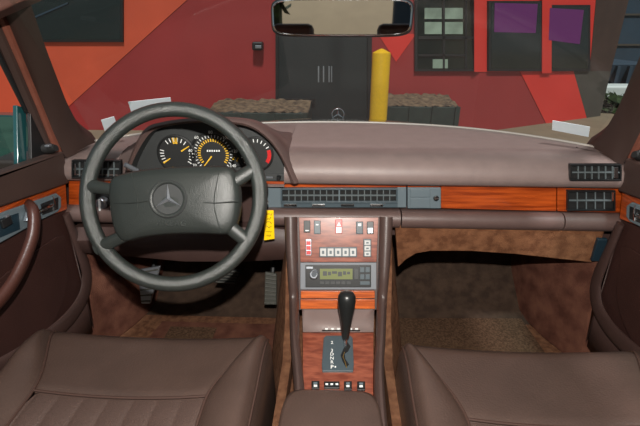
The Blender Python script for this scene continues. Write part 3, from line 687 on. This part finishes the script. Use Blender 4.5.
# ================================================================== doors
def door(sgn, label):
    X = sgn*.755
    Dr = thing('car_door', label, 'car door', (X, .5, .1))
    DP = Pl((X, 0, 0), (-sgn, 0, 0))
    mx = lambda pts: pts
    s = MB()                                   # panel
    out = [(1.06, .12), (1.085, .30), (1.09, .45), (1.09, .62), (1.075, .66), (-.12, .66), (-.12, .12)]
    s.prism([V((X+sgn*.035, y, z)) for y, z in out], (-sgn*.035, 0, 0)); s.build('door_panel', M['door'], Dr, bevel=.008)
    def pp_(x, y, h=0):                        # outline measured on the driver's side, mirrored for the other door
        p = aX(x, y, -.755+h); return V((p.x*-sgn if sgn > 0 else p.x, p.y, p.z))
    def plate(pts, h0, h1, nm, m, par, bev=.003):
        s = MB(); s.prism([V((X-sgn*h0, p.y, p.z)) for p in pts], (-sgn*(h1-h0), 0, 0)); return s.build(nm, M[m], par, bevel=bev, seg=3)
    def far(p, q, Y): return p + (q-p)*((Y-p.y)/(q.y-p.y))
    b0, b1, b2 = pp_(64, 151, .022), pp_(30, 163, .022), pp_(0, 174, .022); w0, w1 = pp_(62.5, 183), pp_(0, 204); l0, l1 = pp_(64, 209.5), pp_(0, 233)
    plate([w0, b0, b1, b2, far(b1, b2, -.12), far(w0, w1, -.12), w1], -.012, .022, 'belt_pad', 'belt', Dr, .006)
    plate([l0, w0, w1, far(w0, w1, -.12), far(l0, l1, -.12), l1], -.01, .010, 'wood_trim', 'woodz', Dr)
    z0, z1 = pp_(0, 211), pp_(0, 240)
    bz = plate([pp_(53, 212), pp_(56.5, 207), pp_(56.5, 197), pp_(52, 193), z0, far(pp_(50, 193.5), z0, .5), far(pp_(38, 219), z1, .5), z1, pp_(38, 219)], .004, .014, 'handle_bezel', 'grey', Dr)
    plate([pp_(37, 215), pp_(53, 209), pp_(53, 197), pp_(35, 204)], .013, .0148, 'handle_recess', 'black', bz, 0)
    s = MB(); s.tube([pp_(37, 213, .018), pp_(44, 209, .024), pp_(52, 205, .019)], [.004, .0055, .004], 8); lab(s.build('latch_lever', M['chrome'], bz), 'chrome latch lever')
    s = MB(); s.tube([pp_(53.5, 211, .016), pp_(54.5, 204, .016), pp_(53, 196, .016)], .002, 6); lab(s.build('recess_edge', M['chrome'], bz), 'thin chrome edge of the recess')
    sb = plate([pp_(13.5, 229), pp_(12, 213), pp_(-30, 226), pp_(-30, 247)], .013, .016, 'window_switch_plate', 'blueg', bz, 0)
    for x, y in ((6, 222), (-8, 228), (-20, 233)): s = MB(); c_ = pp_(x, y, .018); s.box(tuple(c_), (.008, .03, .02)); s.build('window_switch', M['black'], sb, bevel=.002)
    s = MB(); s.box(tuple(pp_(7, 217, .018)), (.006, .010, .010)); lab(s.build('switch_light', M['alu'], sb, bevel=.001), 'pale switch marking')
    s = MB(); q = [pp_(22, 222, .015), pp_(33, 206, .015), pp_(27, 203.5, .015)]; s.prism(q, (-sgn*.012, 0, 0)); lab(s.build('pull_mount', M['alu'], bz, bevel=.003), 'pale triangular mount of the pull')
    # curved pull
    sp = spline([pp_(x, y, h) for x, y, h in ((29, 206, .010), (33, 211, .040), (34, 225, .052), (31, 242, .056), (21, 267, .056), (9, 288, .055), (-10, 310, .052), (-45, 340, .045), (-80, 366, .0))], 6); s = MB(); s.tube(sp, [(.013, .0175)]*len(sp), 14, flat=(1, 0, 0)); s.build('door_pull', M['pull'], Dr)
    # map pocket with rolled edge
    sp = spline([pp_(x, y, .012) for x, y in ((66, 214), (76, 240), (84, 262), (87, 276), (84, 295), (72, 315), (50, 336), (22, 355), (-10, 374), (-60, 402))], 6); s = MB(); s.tube(sp, [(.008, lerp(.012, .024, min(1, i/18))) for i in range(len(sp))], 14, flat=(1, 0, 0)); s.build('pocket_edge', M['vinyl'], Dr)
    s = MB(); a = [V((X-sgn*.006, p.y, p.z)) for p in sp]; b = [V((X-sgn*.003, p.y, .125)) for p in sp]; s.loft([a, b], closed=False); s.build('pocket_face', M['vinyl'], Dr, solid=.004)
    # speaker grille field, slightly proud
    s = MB(); q = spline([V((X-sgn*.001, y, z)) for y, z in ((1.0, .48), (1.02, .42), (.99, .33), (.90, .27), (.70, .22), (.2, .2), (.2, .46), (.6, .475))], 5, True)
    s.prism(q, (-sgn*.004, 0, 0)); s.build('grille_panel', M['door'], Dr, bevel=.003)
    # window frame: sloping front bar and its weatherstrip, sail panel with mirror control
    def px_(x, y, Xa): p = aX(x, y, Xa); return V((p.x*(-1 if sgn > 0 else 1), p.y, p.z))
    s = MB(); fr = [px_(50, 150, -.765), px_(31, 106, -.757), px_(12, 62, -.742), px_(-7, 18, -.72), px_(-30, -40, -.69), px_(-70, -90, -.66)]; s.tube(fr, [(.016, .016)]*6, 8, flat=(1, 0, 0)); s.build('window_frame', M['pillar'], Dr)
    s = MB(); s.tube([px_(58, 152, -.748), px_(38.5, 104, -.74), px_(20, 60, -.725), px_(0, 14, -.702), px_(-20, -36, -.675)], .0105, 8); lab(s.build('door_weatherstrip', M['seal'], Dr), 'reddish brown weatherstrip along the window frame')
    s = MB(); s.tube([px_(27, 112, -.765), px_(12, 82, -.755), px_(-2, 54, -.745), px_(-20, 14, -.73)], .006, 8); s.build('glass_run', M['black'], Dr)
    s = MB(); s.prism([px_(52, 154, -.77), px_(28, 166, -.77), px_(26.5, 110, -.765), px_(31, 108, -.765)], (-sgn*.010, 0, 0)); sl = s.build('sail_panel', M['black'], Dr, bevel=.002)
    kn = px_(44, 149, -.758); s = MB(); s.tube([kn, kn+V((-sgn*.02, -.0, .002)), kn+V((-sgn*.035, -.004, .004))], [.012, .013, .008], 12); s.build('mirror_knob', M['rubber'], sl)
    s = MB(); s.box(tuple(kn+V((-sgn*.022, -.012, .012))), (.012, .014, .006)); lab(s.build('knob_cap', M['alu'], sl, bevel=.002), 'silver cap on the mirror knob')
    s = MB(); s.prism([px_(27, 166, -.772), px_(18, 170, -.772), px_(17, 105, -.772), px_(27, 108, -.772)], (sgn*.012, 0, 0)); s.build('quarter_reflection_bar', M['teal'], Dr, bevel=.003)  # quarter-light bar, widened and coloured teal to stand in for the glass reflection
    s = MB(); s.tube([px_(27, 165, -.772), px_(0, 175, -.772), px_(-60, 198, -.772)], .004, 8); s.build('glass_seal', M['rubber'], Dr)
    return Dr
door(-1, "driver's door with curved pull handle, black sail panel and wood strip")
door(1, 'passenger door beside the empty footwell, its wood strip at the end of the dash')
for sgn, nm in ((-1, 'window_2'), (1, 'window_3')):
    s = MB(); s.grid(lambda u, v: V((sgn*lerp(.775, .66, v**1.4), lerp(.97-.16*v, -.1, u), lerp(.69, 1.15, v))), 8, 8); struct(s.build(nm, M['side']))

# ================================================================== mirror, stickers
Mi = thing('rear_view_mirror', 'wide interior rear-view mirror with dark frame at the top of the windscreen', 'mirror', aY(341, 16, .86))
mc = aY(341.5, 17.5, .86); mn = V((-.015, -1, -.012)).normalized(); mx_ = V((0, 0, 1)).cross(mn).normalized(); mx_ = -mx_ if mx_.x < 0 else mx_; mz = mn.cross(mx_); mz = mz if mz.z > 0 else -mz
def mo(kx_, kz_, h, n=40, e=.28): return [mc + mx_*kx_*math.copysign(abs(math.cos(a))**e, math.cos(a)) + mz*kz_*math.copysign(abs(math.sin(a))**(e*1.3), math.sin(a)) + mn*h for a in [2*math.pi*(i+.5)/n for i in range(n)]]
hw, hh = .1285, .0325
s = MB(); s.loft([mo(hw*.9, hh*.7, -.035), mo(hw, hh, -.02), mo(hw*1.005, hh*1.02, 0), mo(hw*.985, hh*.93, .0035), mo(hw*.965, hh*.87, .002)]); s.build('mirror_housing', M['black'], Mi, ang=60)
s = MB(); s.loft([mo(hw*.985, hh*.94, .0032), mo(hw*.975, hh*.90, .0048), mo(hw*.962, hh*.865, .0035)], caps=False); lab(s.build('mirror_bevel', M['chrome'], Mi), 'thin chrome edge')
s = MB(); q = mo(hw*.963, hh*.868, .0034); s.face([s.v(p) for p in q]); s.build('mirror_glass', M['mirror'], Mi)
s = MB(); s.tube([mc-mn*.02, mc-mn*.03+V((0, .01, .06)), mc+V((0, .02, .14))], [.011, .010, .014], 10); s.build('mirror_stem', M['black'], Mi)
def sticker(px, label, lines=0):
    def hit(x, y):
        d = ray(x, y); t0, t1 = .3, 3
        f = lambda t: (CAM+d*t).y - screenY((CAM+d*t).x, (CAM+d*t).z)
        for _ in range(50):
            t = (t0+t1)/2
            if f(t) > 0: t1 = t
            else: t0 = t
        return CAM+d*(t0-.006)
    q = [hit(x, y) for x, y in px]; n = (q[1]-q[0]).cross(q[3]-q[0]).normalized(); n = n if n.y < 0 else -n
    s = MB(); s.prism(q, -n*.0006); o = s.build('windscreen_sticker', M['paper'], bevel=0)
    return tag(o, label, 'sticker')
sticker([(552.5, 120.5), (590, 127), (588.5, 137), (552, 130)], 'long white sticker on the windscreen beside the passenger-side pillar')
sticker([(101, 120), (114, 116.5), (118, 127), (105, 132)], 'small square white sticker low on the windscreen near the driver-side pillar')
st = sticker([(128, 102), (170.5, 97.5), (172, 109), (131.5, 113)], 'larger white sticker on the windscreen above the top of the steering wheel')

# ================================================================== car outside
H = thing('car_bonnet', 'dark green car bonnet beyond the windscreen', 'bonnet', (0, 2.1, .3))
s = MB(); s.grid(lambda u, v: V((lerp(-.78, .78, u), lerp(1.52, 2.78, v) - .10*(2*u-1)**2*v, .60 - .05*v - .09*v*v - .05*(2*u-1)**2 - (.03 if v > .97 else 0))), 16, 14); s.build('bonnet_panel', M['hoodp'], H, solid=.02)
bo = aY(338, 120.5, 2.66)
O = thing('bonnet_ornament', 'small chrome star in a ring standing on the bonnet', 'ornament', V((bo.x, bo.y, .45)))
oc = aY(338, 114.7, 2.66); r = .037
s = MB(); s.tube([oc+V((r*math.cos(a), 0, r*math.sin(a))) for a in [2*math.pi*i/32 for i in range(32)]], .004, 8, closed=True); s.build('ornament_ring', M['chrome'], O)
for a in (90, 210, 330):
    t_ = V((math.cos(math.radians(a)), 0, math.sin(math.radians(a)))); s = MB(); s.tube([oc, oc+t_*r], [.0075, .002], 6); s.build('star_point', M['chrome'], O)
s = MB(); s.tube([V((bo.x, bo.y, .44)), oc-V((0, 0, r))], [.007, .003], 8); s.build('ornament_stem', M['chrome'], O)
# wing mirror
mo_ = aX(-2, 139, -.93)
wm = thing('wing_mirror', 'teal-painted wing mirror outside the driver side window', 'mirror', (mo_.x, mo_.y, mo_.z-.06))
s = MB(); rings = []
def wr(k, y, e1=.4, e2=.5): return [V((mo_.x+.10*k*math.copysign(abs(math.cos(a))**e1, math.cos(a)), mo_.y+y, mo_.z+.066*k*math.copysign(abs(math.sin(a))**e2, math.sin(a)))) for a in [2*math.pi*i/28 for i in range(28)]]
s.loft([wr(.55, .12), wr(.85, .09), wr(1, .04), wr(1, 0), wr(.93, .0), wr(.92, .012)]); s.build('mirror_shell', M['teal'], wm)
s = MB(); s.face([s.v(p) for p in wr(.915, .009)]); s.build('mirror_glass', M['tmirror'], wm)
s = MB(); s.tube([mo_+V((.07, .03, -.04)), V((-.79, mo_.y+.02, mo_.z-.055))], .018, 8); s.build('mirror_arm', M['teal'], wm)

# ================================================================== street
GZ = -.30
M['ground'] = mat('dry_asphalt', (120, 106, 84), .95, var=.12, vscale=3)
M['red']    = mat('dark_red_wall_paint', (150, 42, 40), .7, var=.06, vscale=2)
M['orange'] = mat('orange_wall_paint', (206, 82, 50), .7, var=.08, vscale=2)
M['bright'] = mat('bright_red_wall_paint', (216, 52, 40), .6, var=.05, vscale=2)
M['wdark']  = mat('dark_grey_wall_paint', (70, 66, 58), .8, var=.08, vscale=3)
M['frame']  = mat('black_window_frame', (22, 24, 24), .5)
M['glassd'] = mat('dark_window_glass', (16, 30, 26), .12, spec=.6)
M['doorg']  = mat('dark_door_paint', (28, 36, 36), .5)
M['purple'] = mat('purple_blind', (104, 34, 104), .7)
M['boll']   = mat('yellow_bollard_paint', (226, 178, 16), .5, var=.05)
M['soil']   = mat('dry_soil', (70, 56, 42), 1, bump=1, bscale=40, c2=(120, 100, 76), vscale=14)
M['plant']  = mat('dark_green_timber', (34, 46, 40), .7, var=.2, vscale=10)
M['beige']  = mat('mirror_fill_beige', (178, 156, 122), .9, var=.05, vscale=3)
M['hedge']  = mat('hedge_leaves', (32, 44, 22), .9, c2=(56, 74, 36), vscale=12, bump=1, bscale=20)
M['slate']  = mat('slate_blue_cladding', (40, 60, 74), .8, var=.1, vscale=2)
M['brownw'] = mat('brown_brick', (66, 48, 40), .9, var=.15, vscale=4)
M['white_o'] = mat('white_van_paint', (206, 214, 208), .5)
gr = MB(); gr.box((0, 4, GZ-.05), (44, 44, .1)); g_ = struct(gr.build('floor', M['ground'])); g_.name = 'ground'
BY = 5.7
BD = thing('red_building', 'red and orange painted building with dark door and windows facing the car', 'building', (0, BY+1, GZ))
EP = Pl((0, BY, 0), (0, -1, 0))
cor = aY(476, 100, BY).x                      # corner where the wall turns away
def ew(pts, m, h0, h1, nm, par=BD, bevel=0, P=EP):
    s = MB(); P.plate(s, pts, h0, h1); return s.build(nm, M[m], par, bevel=bevel)
s = MB(); s.box(((cor-9)/2, BY+.2, GZ+2.2), (cor+9, .4, 4.4)); s.build('wall', M['red'], BD)
# orange mural field at the left end
a = EP.p(207, -18); b = EP.p(188, 0); c = EP.p(68, 107)
dx = (c.x-a.x)/(c.z-a.z); foot = V((a.x+dx*(GZ-a.z), BY, GZ)); tops = V((a.x+dx*(4.1-a.z), BY, 4.1))
s = MB(); s.prism([V((-9, BY, GZ)), foot, tops, V((-9, BY, 4.1))], (0, -.006, 0)); lab(s.build('mural_field', M['orange'], BD), 'orange painted mural field with a slanting edge')
ew([(378, 34), (416, 34), (396, 62)], 'bright', 0, .006, 'mural_triangle'); 
# tall dark doorway
dr = ew([(276, 130), (371, 130), (372.5, -20), (276, -20)], 'doorg', -.05, .012, 'door')
for x0, x1 in ((276, 279), (367.5, 371.5)): ew([(x0, 130), (x1, 130), (x1, -20), (x0, -20)], 'frame', .0, .05, 'door_frame', dr)
ew([(279, 6), (368, 6), (368, -2), (279, -2)], 'teal', 0, .03, 'transom', dr)
for x in (318, 323, 328.5, 331): ew([(x, 82), (x+1.2, 82), (x+1.2, 66), (x, 66)], 'alu', .012, .03, 'door_bar', dr)
ew([(279, 103), (315, 103), (315, 98), (279, 98)], 'frame', .01, .05, 'kick_plate', dr)
# windows
def bwin(x0, y0, x1, y1, P, panes, blind=None, nm='window'):
    w_ = ew([(x0, y1), (x1, y1), (x1, y0), (x0, y0)], 'frame', -.02, .035, nm, BD, 0, P)
    gl = ew([(x0+2.5, y1-2.5), (x1-2.5, y1-2.5), (x1-2.5, y0+2), (x0+2.5, y0+2)], 'glassd', .03, .037, 'pane', w_, 0, P)
    for q, mm in panes: ew(q, mm, .037, .041, 'blind' if mm == 'purple' else 'reflected_panel', w_, 0, P)
    return w_
wl_ = bwin(20, -40, 124, 42, EP, [])
ew([(33, 20), (70, 4), (70, 2.4), (33, 18)], 'slate', .037, .05, 'glazing_bar', wl_)
w2 = bwin(414.5, -6, 475, 71, EP, [])
M['paleg'] = mat('pale_green_blind', (140, 158, 140), .6, var=.25, vscale=6)
for (x0, y0, x1, y1) in ((424, 8, 441, 19), (444, 8, 462, 19), (424, 22, 441, 34), (444, 22, 462, 34)): ew([(x0, y1), (x1, y1), (x1, y0), (x0, y0)], 'paleg', .036, .040, 'blind', w2)
for (x0, y0, x1, y1) in ((442, -4, 444, 68), (464, -4, 466, 68), (418, 36, 473, 39), (418, 54, 464, 56)): ew([(x0, y1), (x1, y1), (x1, y0), (x0, y0)], 'frame', .036, .05, 'glazing_bar', w2)
ew([(432, 68), (447, 68), (447, 59), (432, 59)], 'paleg', .037, .045, 'notice', w2)
# the wall turning away to the right
c0 = V((cor, BY, GZ)); c1 = aY(599, 100, 6.95); c1.z = GZ; dv = (c1-c0).normalized(); n2 = V((dv.y, -dv.x, 0)); n2 = n2 if n2.y < 0 else -n2
P2 = Pl(c0, n2); c2_ = aY(603, 100, 7.1); c2_.z = GZ
s = MB(); s.prism([c0, c1, c1-n2*.4, c0-n2*.4], (0, 0, 4.4)); s.build('side_wall', M['red'], BD)
s = MB(); s.prism([c1, V((c2_.x, c2_.y, GZ)), V((c2_.x, c2_.y+.5, GZ)), c1+V((0, .5, 0))], (0, 0, 1.15)); s.build('end_wall', M['wdark'], BD)
s = MB(); s.prism([c1+V((0, 0, 1.15)), V((c2_.x, c2_.y, GZ+1.15)), V((c2_.x, c2_.y+.5, GZ+1.15)), c1+V((0, .5, 1.15))], (0, 0, 3)); s.build('upper_end_wall', M['brownw'], BD)
ew([(474, 72), (589, 70), (600, -20), (474, -20)], 'bright', 0, .006, 'mural_band', BD, 0, P2)
q = [P2.p(522, 74), P2.p(577, 70), P2.p(588, 119), P2.p(546, 124)]
ew([(518, 68), (573, 68), (588, 125), (548, 128)], 'bright', .0, .008, 'mural_panel', BD, 0, P2)
lab(ew([(573, 71), (610.3, 71), (599, 118.5), (588, 124)], 'wdark', 0, .009, 'grey_panel', BD, 0, P2), 'dark grey painted end of the wall')
ew([(589, 71), (610.3, 71), (635.5, -30), (598, -30)], 'brownw', 0, .010, 'brown_panel', BD, 0, P2)
bwin(486.5, 1, 540.5, 71, P2, [([(491.5, 32), (533, 33), (535, 4), (492, 3)], 'purple')])
bwin(541.8, 5, 588, 71, P2, [([(546, 40), (577, 44), (581, 10), (547, 8)], 'purple')])
s = MB(); P2.r(s, 539.5, -5, 549, 73, .03, .04); s.build('window_mullion', M['bright'], BD)
# lamp box on the wall
Lm = thing('wall_lamp', 'small dark lamp box fixed to the dark red wall', 'lamp', EP.p(258.5, 49))
s = MB(); EP.r(s, 253.5, 41.5, 264, 50, 0, .12); s.build('lamp_body', M['black'], Lm, bevel=.02)
s = MB(); EP.r(s, 257, 45, 263, 48, .11, .13); s.build('lamp_lens', M['alu'], Lm, bevel=.005)
# bollard
bp_ = aY(379, 100, 4.3); bw = (aY(388.5, 80, 4.3)-aY(370.5, 80, 4.3)).length/2; bt = aY(379, 55, 4.3).z
s = MB(); s.lathe([(bw, GZ-bt), (bw, 0), (bw*.97, .02), (bw*.4, .045), (bw*.12, .055), (.001, .056)], V((bp_.x, 4.3, bt)), (0, 0, 1), 28)
tag(s.build('bollard', M['boll']), 'yellow steel bollard standing in front of the dark doorway', 'bollard')
# planters
def planter(x0, x1, y, Y, label):
    a, b = aY(x0, y, Y), aY(x1, y, Y); h = a.z-GZ; P = thing('planter_box', label, 'planter', ((a.x+b.x)/2, Y+.3, GZ))
    s = MB(); s.box(((a.x+b.x)/2, Y+.35, GZ+h/2-.02), (b.x-a.x, .7, h-.04)); bx_ = s.build('box', M['plant'], P, bevel=.01)
    n = max(3, int((b.x-a.x)/.35))
    for i in range(n+1): s = MB(); s.box((lerp(a.x+.03, b.x-.03, i/n), Y-.012, GZ+h/2-.02), (.05, .03, h-.03)); s.build('batten', M['plant'] if i < n else M['plant'], P)
    s = MB(); s.grid(lambda u, v: V((lerp(a.x, b.x, u), lerp(Y+.01, Y+.69, v), GZ+h-.05+random.uniform(0, .03)+.04*v)), 26, 8); s.build('soil', M['soil'], P, fix=True)
planter(204, 308, 109, 4.85, 'long dark timber planter of dry soil standing left of the yellow bollard')
planter(386, 461, 103, 4.9, 'dark timber planter of dry soil standing right of the yellow bollard')
# distant things to the right
def far_block(nm, label, cat, x0, x1, yt, Y, dep, m, taper, bev):
    a, b = aY(x0, yt, Y), aY(x1, yt, Y); t_ = thing(nm, label, cat, ((a.x+b.x)/2, Y+dep/2, GZ)); k = taper
    s = MB(); s.loft([[V((a.x+k, Y+k, GZ)), V((b.x-k, Y+k, GZ)), V((b.x-k, Y+dep-k, GZ)), V((a.x+k, Y+dep-k, GZ))], [V((a.x, Y, a.z)), V((b.x, Y, a.z)), V((b.x, Y+dep, a.z)), V((a.x, Y+dep, a.z))]])
    s.build('block_body' if taper == 0 else 'skip_body', M[m], t_, bevel=bev); return t_, a, b
t_, a, b = far_block('concrete_barrier', 'low white concrete barrier on the dry ground past the red building', 'barrier', 603, 660, 86, 7.9, .4, 'white_o', 0, .04)
t_, a, b = far_block('skip', 'dark blue metal skip standing behind the low white barrier', 'skip', 601, 660, 64, 8.8, 1.4, 'slate', .15, .02)
for i in range(5): s = MB(); x = lerp(a.x+.1, b.x-.1, i/4); s.box((x, 8.80, lerp(GZ, a.z, .55)), (.06, .12, (a.z-GZ)*.8)); s.build('skip_rib', M['slate'], t_)
s = MB()
rr = random.Random(4)
for i in range(260):
    p = V((rr.uniform(4.3, 5.6), rr.uniform(7.2, 7.5), GZ+rr.uniform(.02, .26))); d = V((rr.uniform(-1, 1), rr.uniform(-1, 1), rr.uniform(-.3, 1))).normalized()*.12; e = d.orthogonal().normalized()*.05
    s.face([s.v(p-d), s.v(p+e), s.v(p+d), s.v(p-e)])
tag(s.build('low_shrub', M['hedge'], fix=False), 'low green shrub on the dry ground by the white barrier', 'shrub')
SB = thing('slate_building', 'slate blue clad building far behind the right end of the red wall', 'building', (10, 14, GZ))
s = MB(); s.box((10.2, 14, GZ+3), (8.8, .4, 6)); s.build('wall', M['slate'], SB)
for i in range(6): s = MB(); s.box((10.2, 13.78, GZ+.8+i*.8), (8.8, .04, .05)); s.build('cladding_joint', M['wdark'], SB)
# behind the car, for the mirror
s = MB(); s.prism([V((-6, -6.2, GZ-.02)), V((-6, -12, GZ+4.0)), V((-6, -13, GZ+4.0)), V((-6, -13, GZ-.02))], (14, 0, 0)); bb = s.build('mirror_fill_slope', M['beige']); tag(bb, 'beige slope added behind the car, tilted to the sun to brighten the rear-view mirror', 'backdrop')  # added slope, tilted to catch the sun so the mirror shows bright beige

HG = MB(); rr = random.Random(9)
HG.box((-2.65, -5.5, GZ+1.5), (3.1, .3, 3.0))
for i in range(900):
    p = V((rr.uniform(-4.2, -1.0), rr.uniform(-5.9, -5.1), GZ+rr.uniform(.05, 3.2))); d = V((rr.uniform(-1, 1), rr.uniform(-1, 1), rr.uniform(-1, 1))).normalized()*.16; e = d.orthogonal().normalized()*.08
    HG.face([HG.v(p-d), HG.v(p+e), HG.v(p+d), HG.v(p-e)])
tag(HG.build('tall_hedge', M['hedge'], fix=False), 'tall dark hedge behind the car, at the edge of the rear-view mirror', 'hedge')
s = MB(); s.box((2.25, -5.9, GZ+1.6), (3.2, .3, 3.2)); tag(s.build('slate_fence', M['slate']), 'slate blue fence behind the car, beside the added beige slope', 'fence')

# ================================================================== light
w = bpy.data.worlds.new('world'); sc.world = w; w.use_nodes = True
nt = w.node_tree; bg = nt.nodes['Background']
bg.inputs[0].default_value = (.80, .90, 1, 1); bg.inputs[1].default_value = .28
def area(nm, loc, tgt, size, power, col=(1, .96, .9)):
    l = bpy.data.lights.new(nm, 'AREA'); l.shape = 'DISK'; l.size = size; l.energy = power; l.color = col
    o = bpy.data.objects.new(nm, l); COL.objects.link(o); o.location = loc
    d = V(tgt)-V(loc); o.rotation_euler = d.to_track_quat('-Z', 'Y').to_euler(); return o
area('camera_flash', (.01, -.02, 1.195), (0.02, .95, .45), .026, 25)
su = bpy.data.lights.new('sun', 'SUN'); su.energy = 2.9; su.angle = math.radians(5); so = bpy.data.objects.new('sun', su); COL.objects.link(so)
so.rotation_euler = (math.radians(30), 0, math.radians(10))

for o in list(sc.objects):
    if o.parent is None and 'category' in o:
        k = o.name.split('.')[0]
        gname = {'front_seat': 'front seats', 'car_door': 'front doors', 'brake_pedal': 'driver pedals', 'accelerator_pedal': 'driver pedals', 'parking_brake_pedal': 'driver pedals', 'planter_box': 'timber planters by the doorway', 'windscreen_sticker': 'white windscreen stickers', 'floor_mat': 'footwell mats'}.get(k)
        if gname: o['group'] = gname
sc.view_settings.view_transform = 'Standard'; sc.view_settings.look = 'None'; sc.view_settings.gamma = 1; sc.view_settings.use_curve_mapping = False
sc.view_settings.exposure = 0
sc.cycles.use_denoising = True
sc.cycles.max_bounces = 8; sc.cycles.transparent_max_bounces = 12
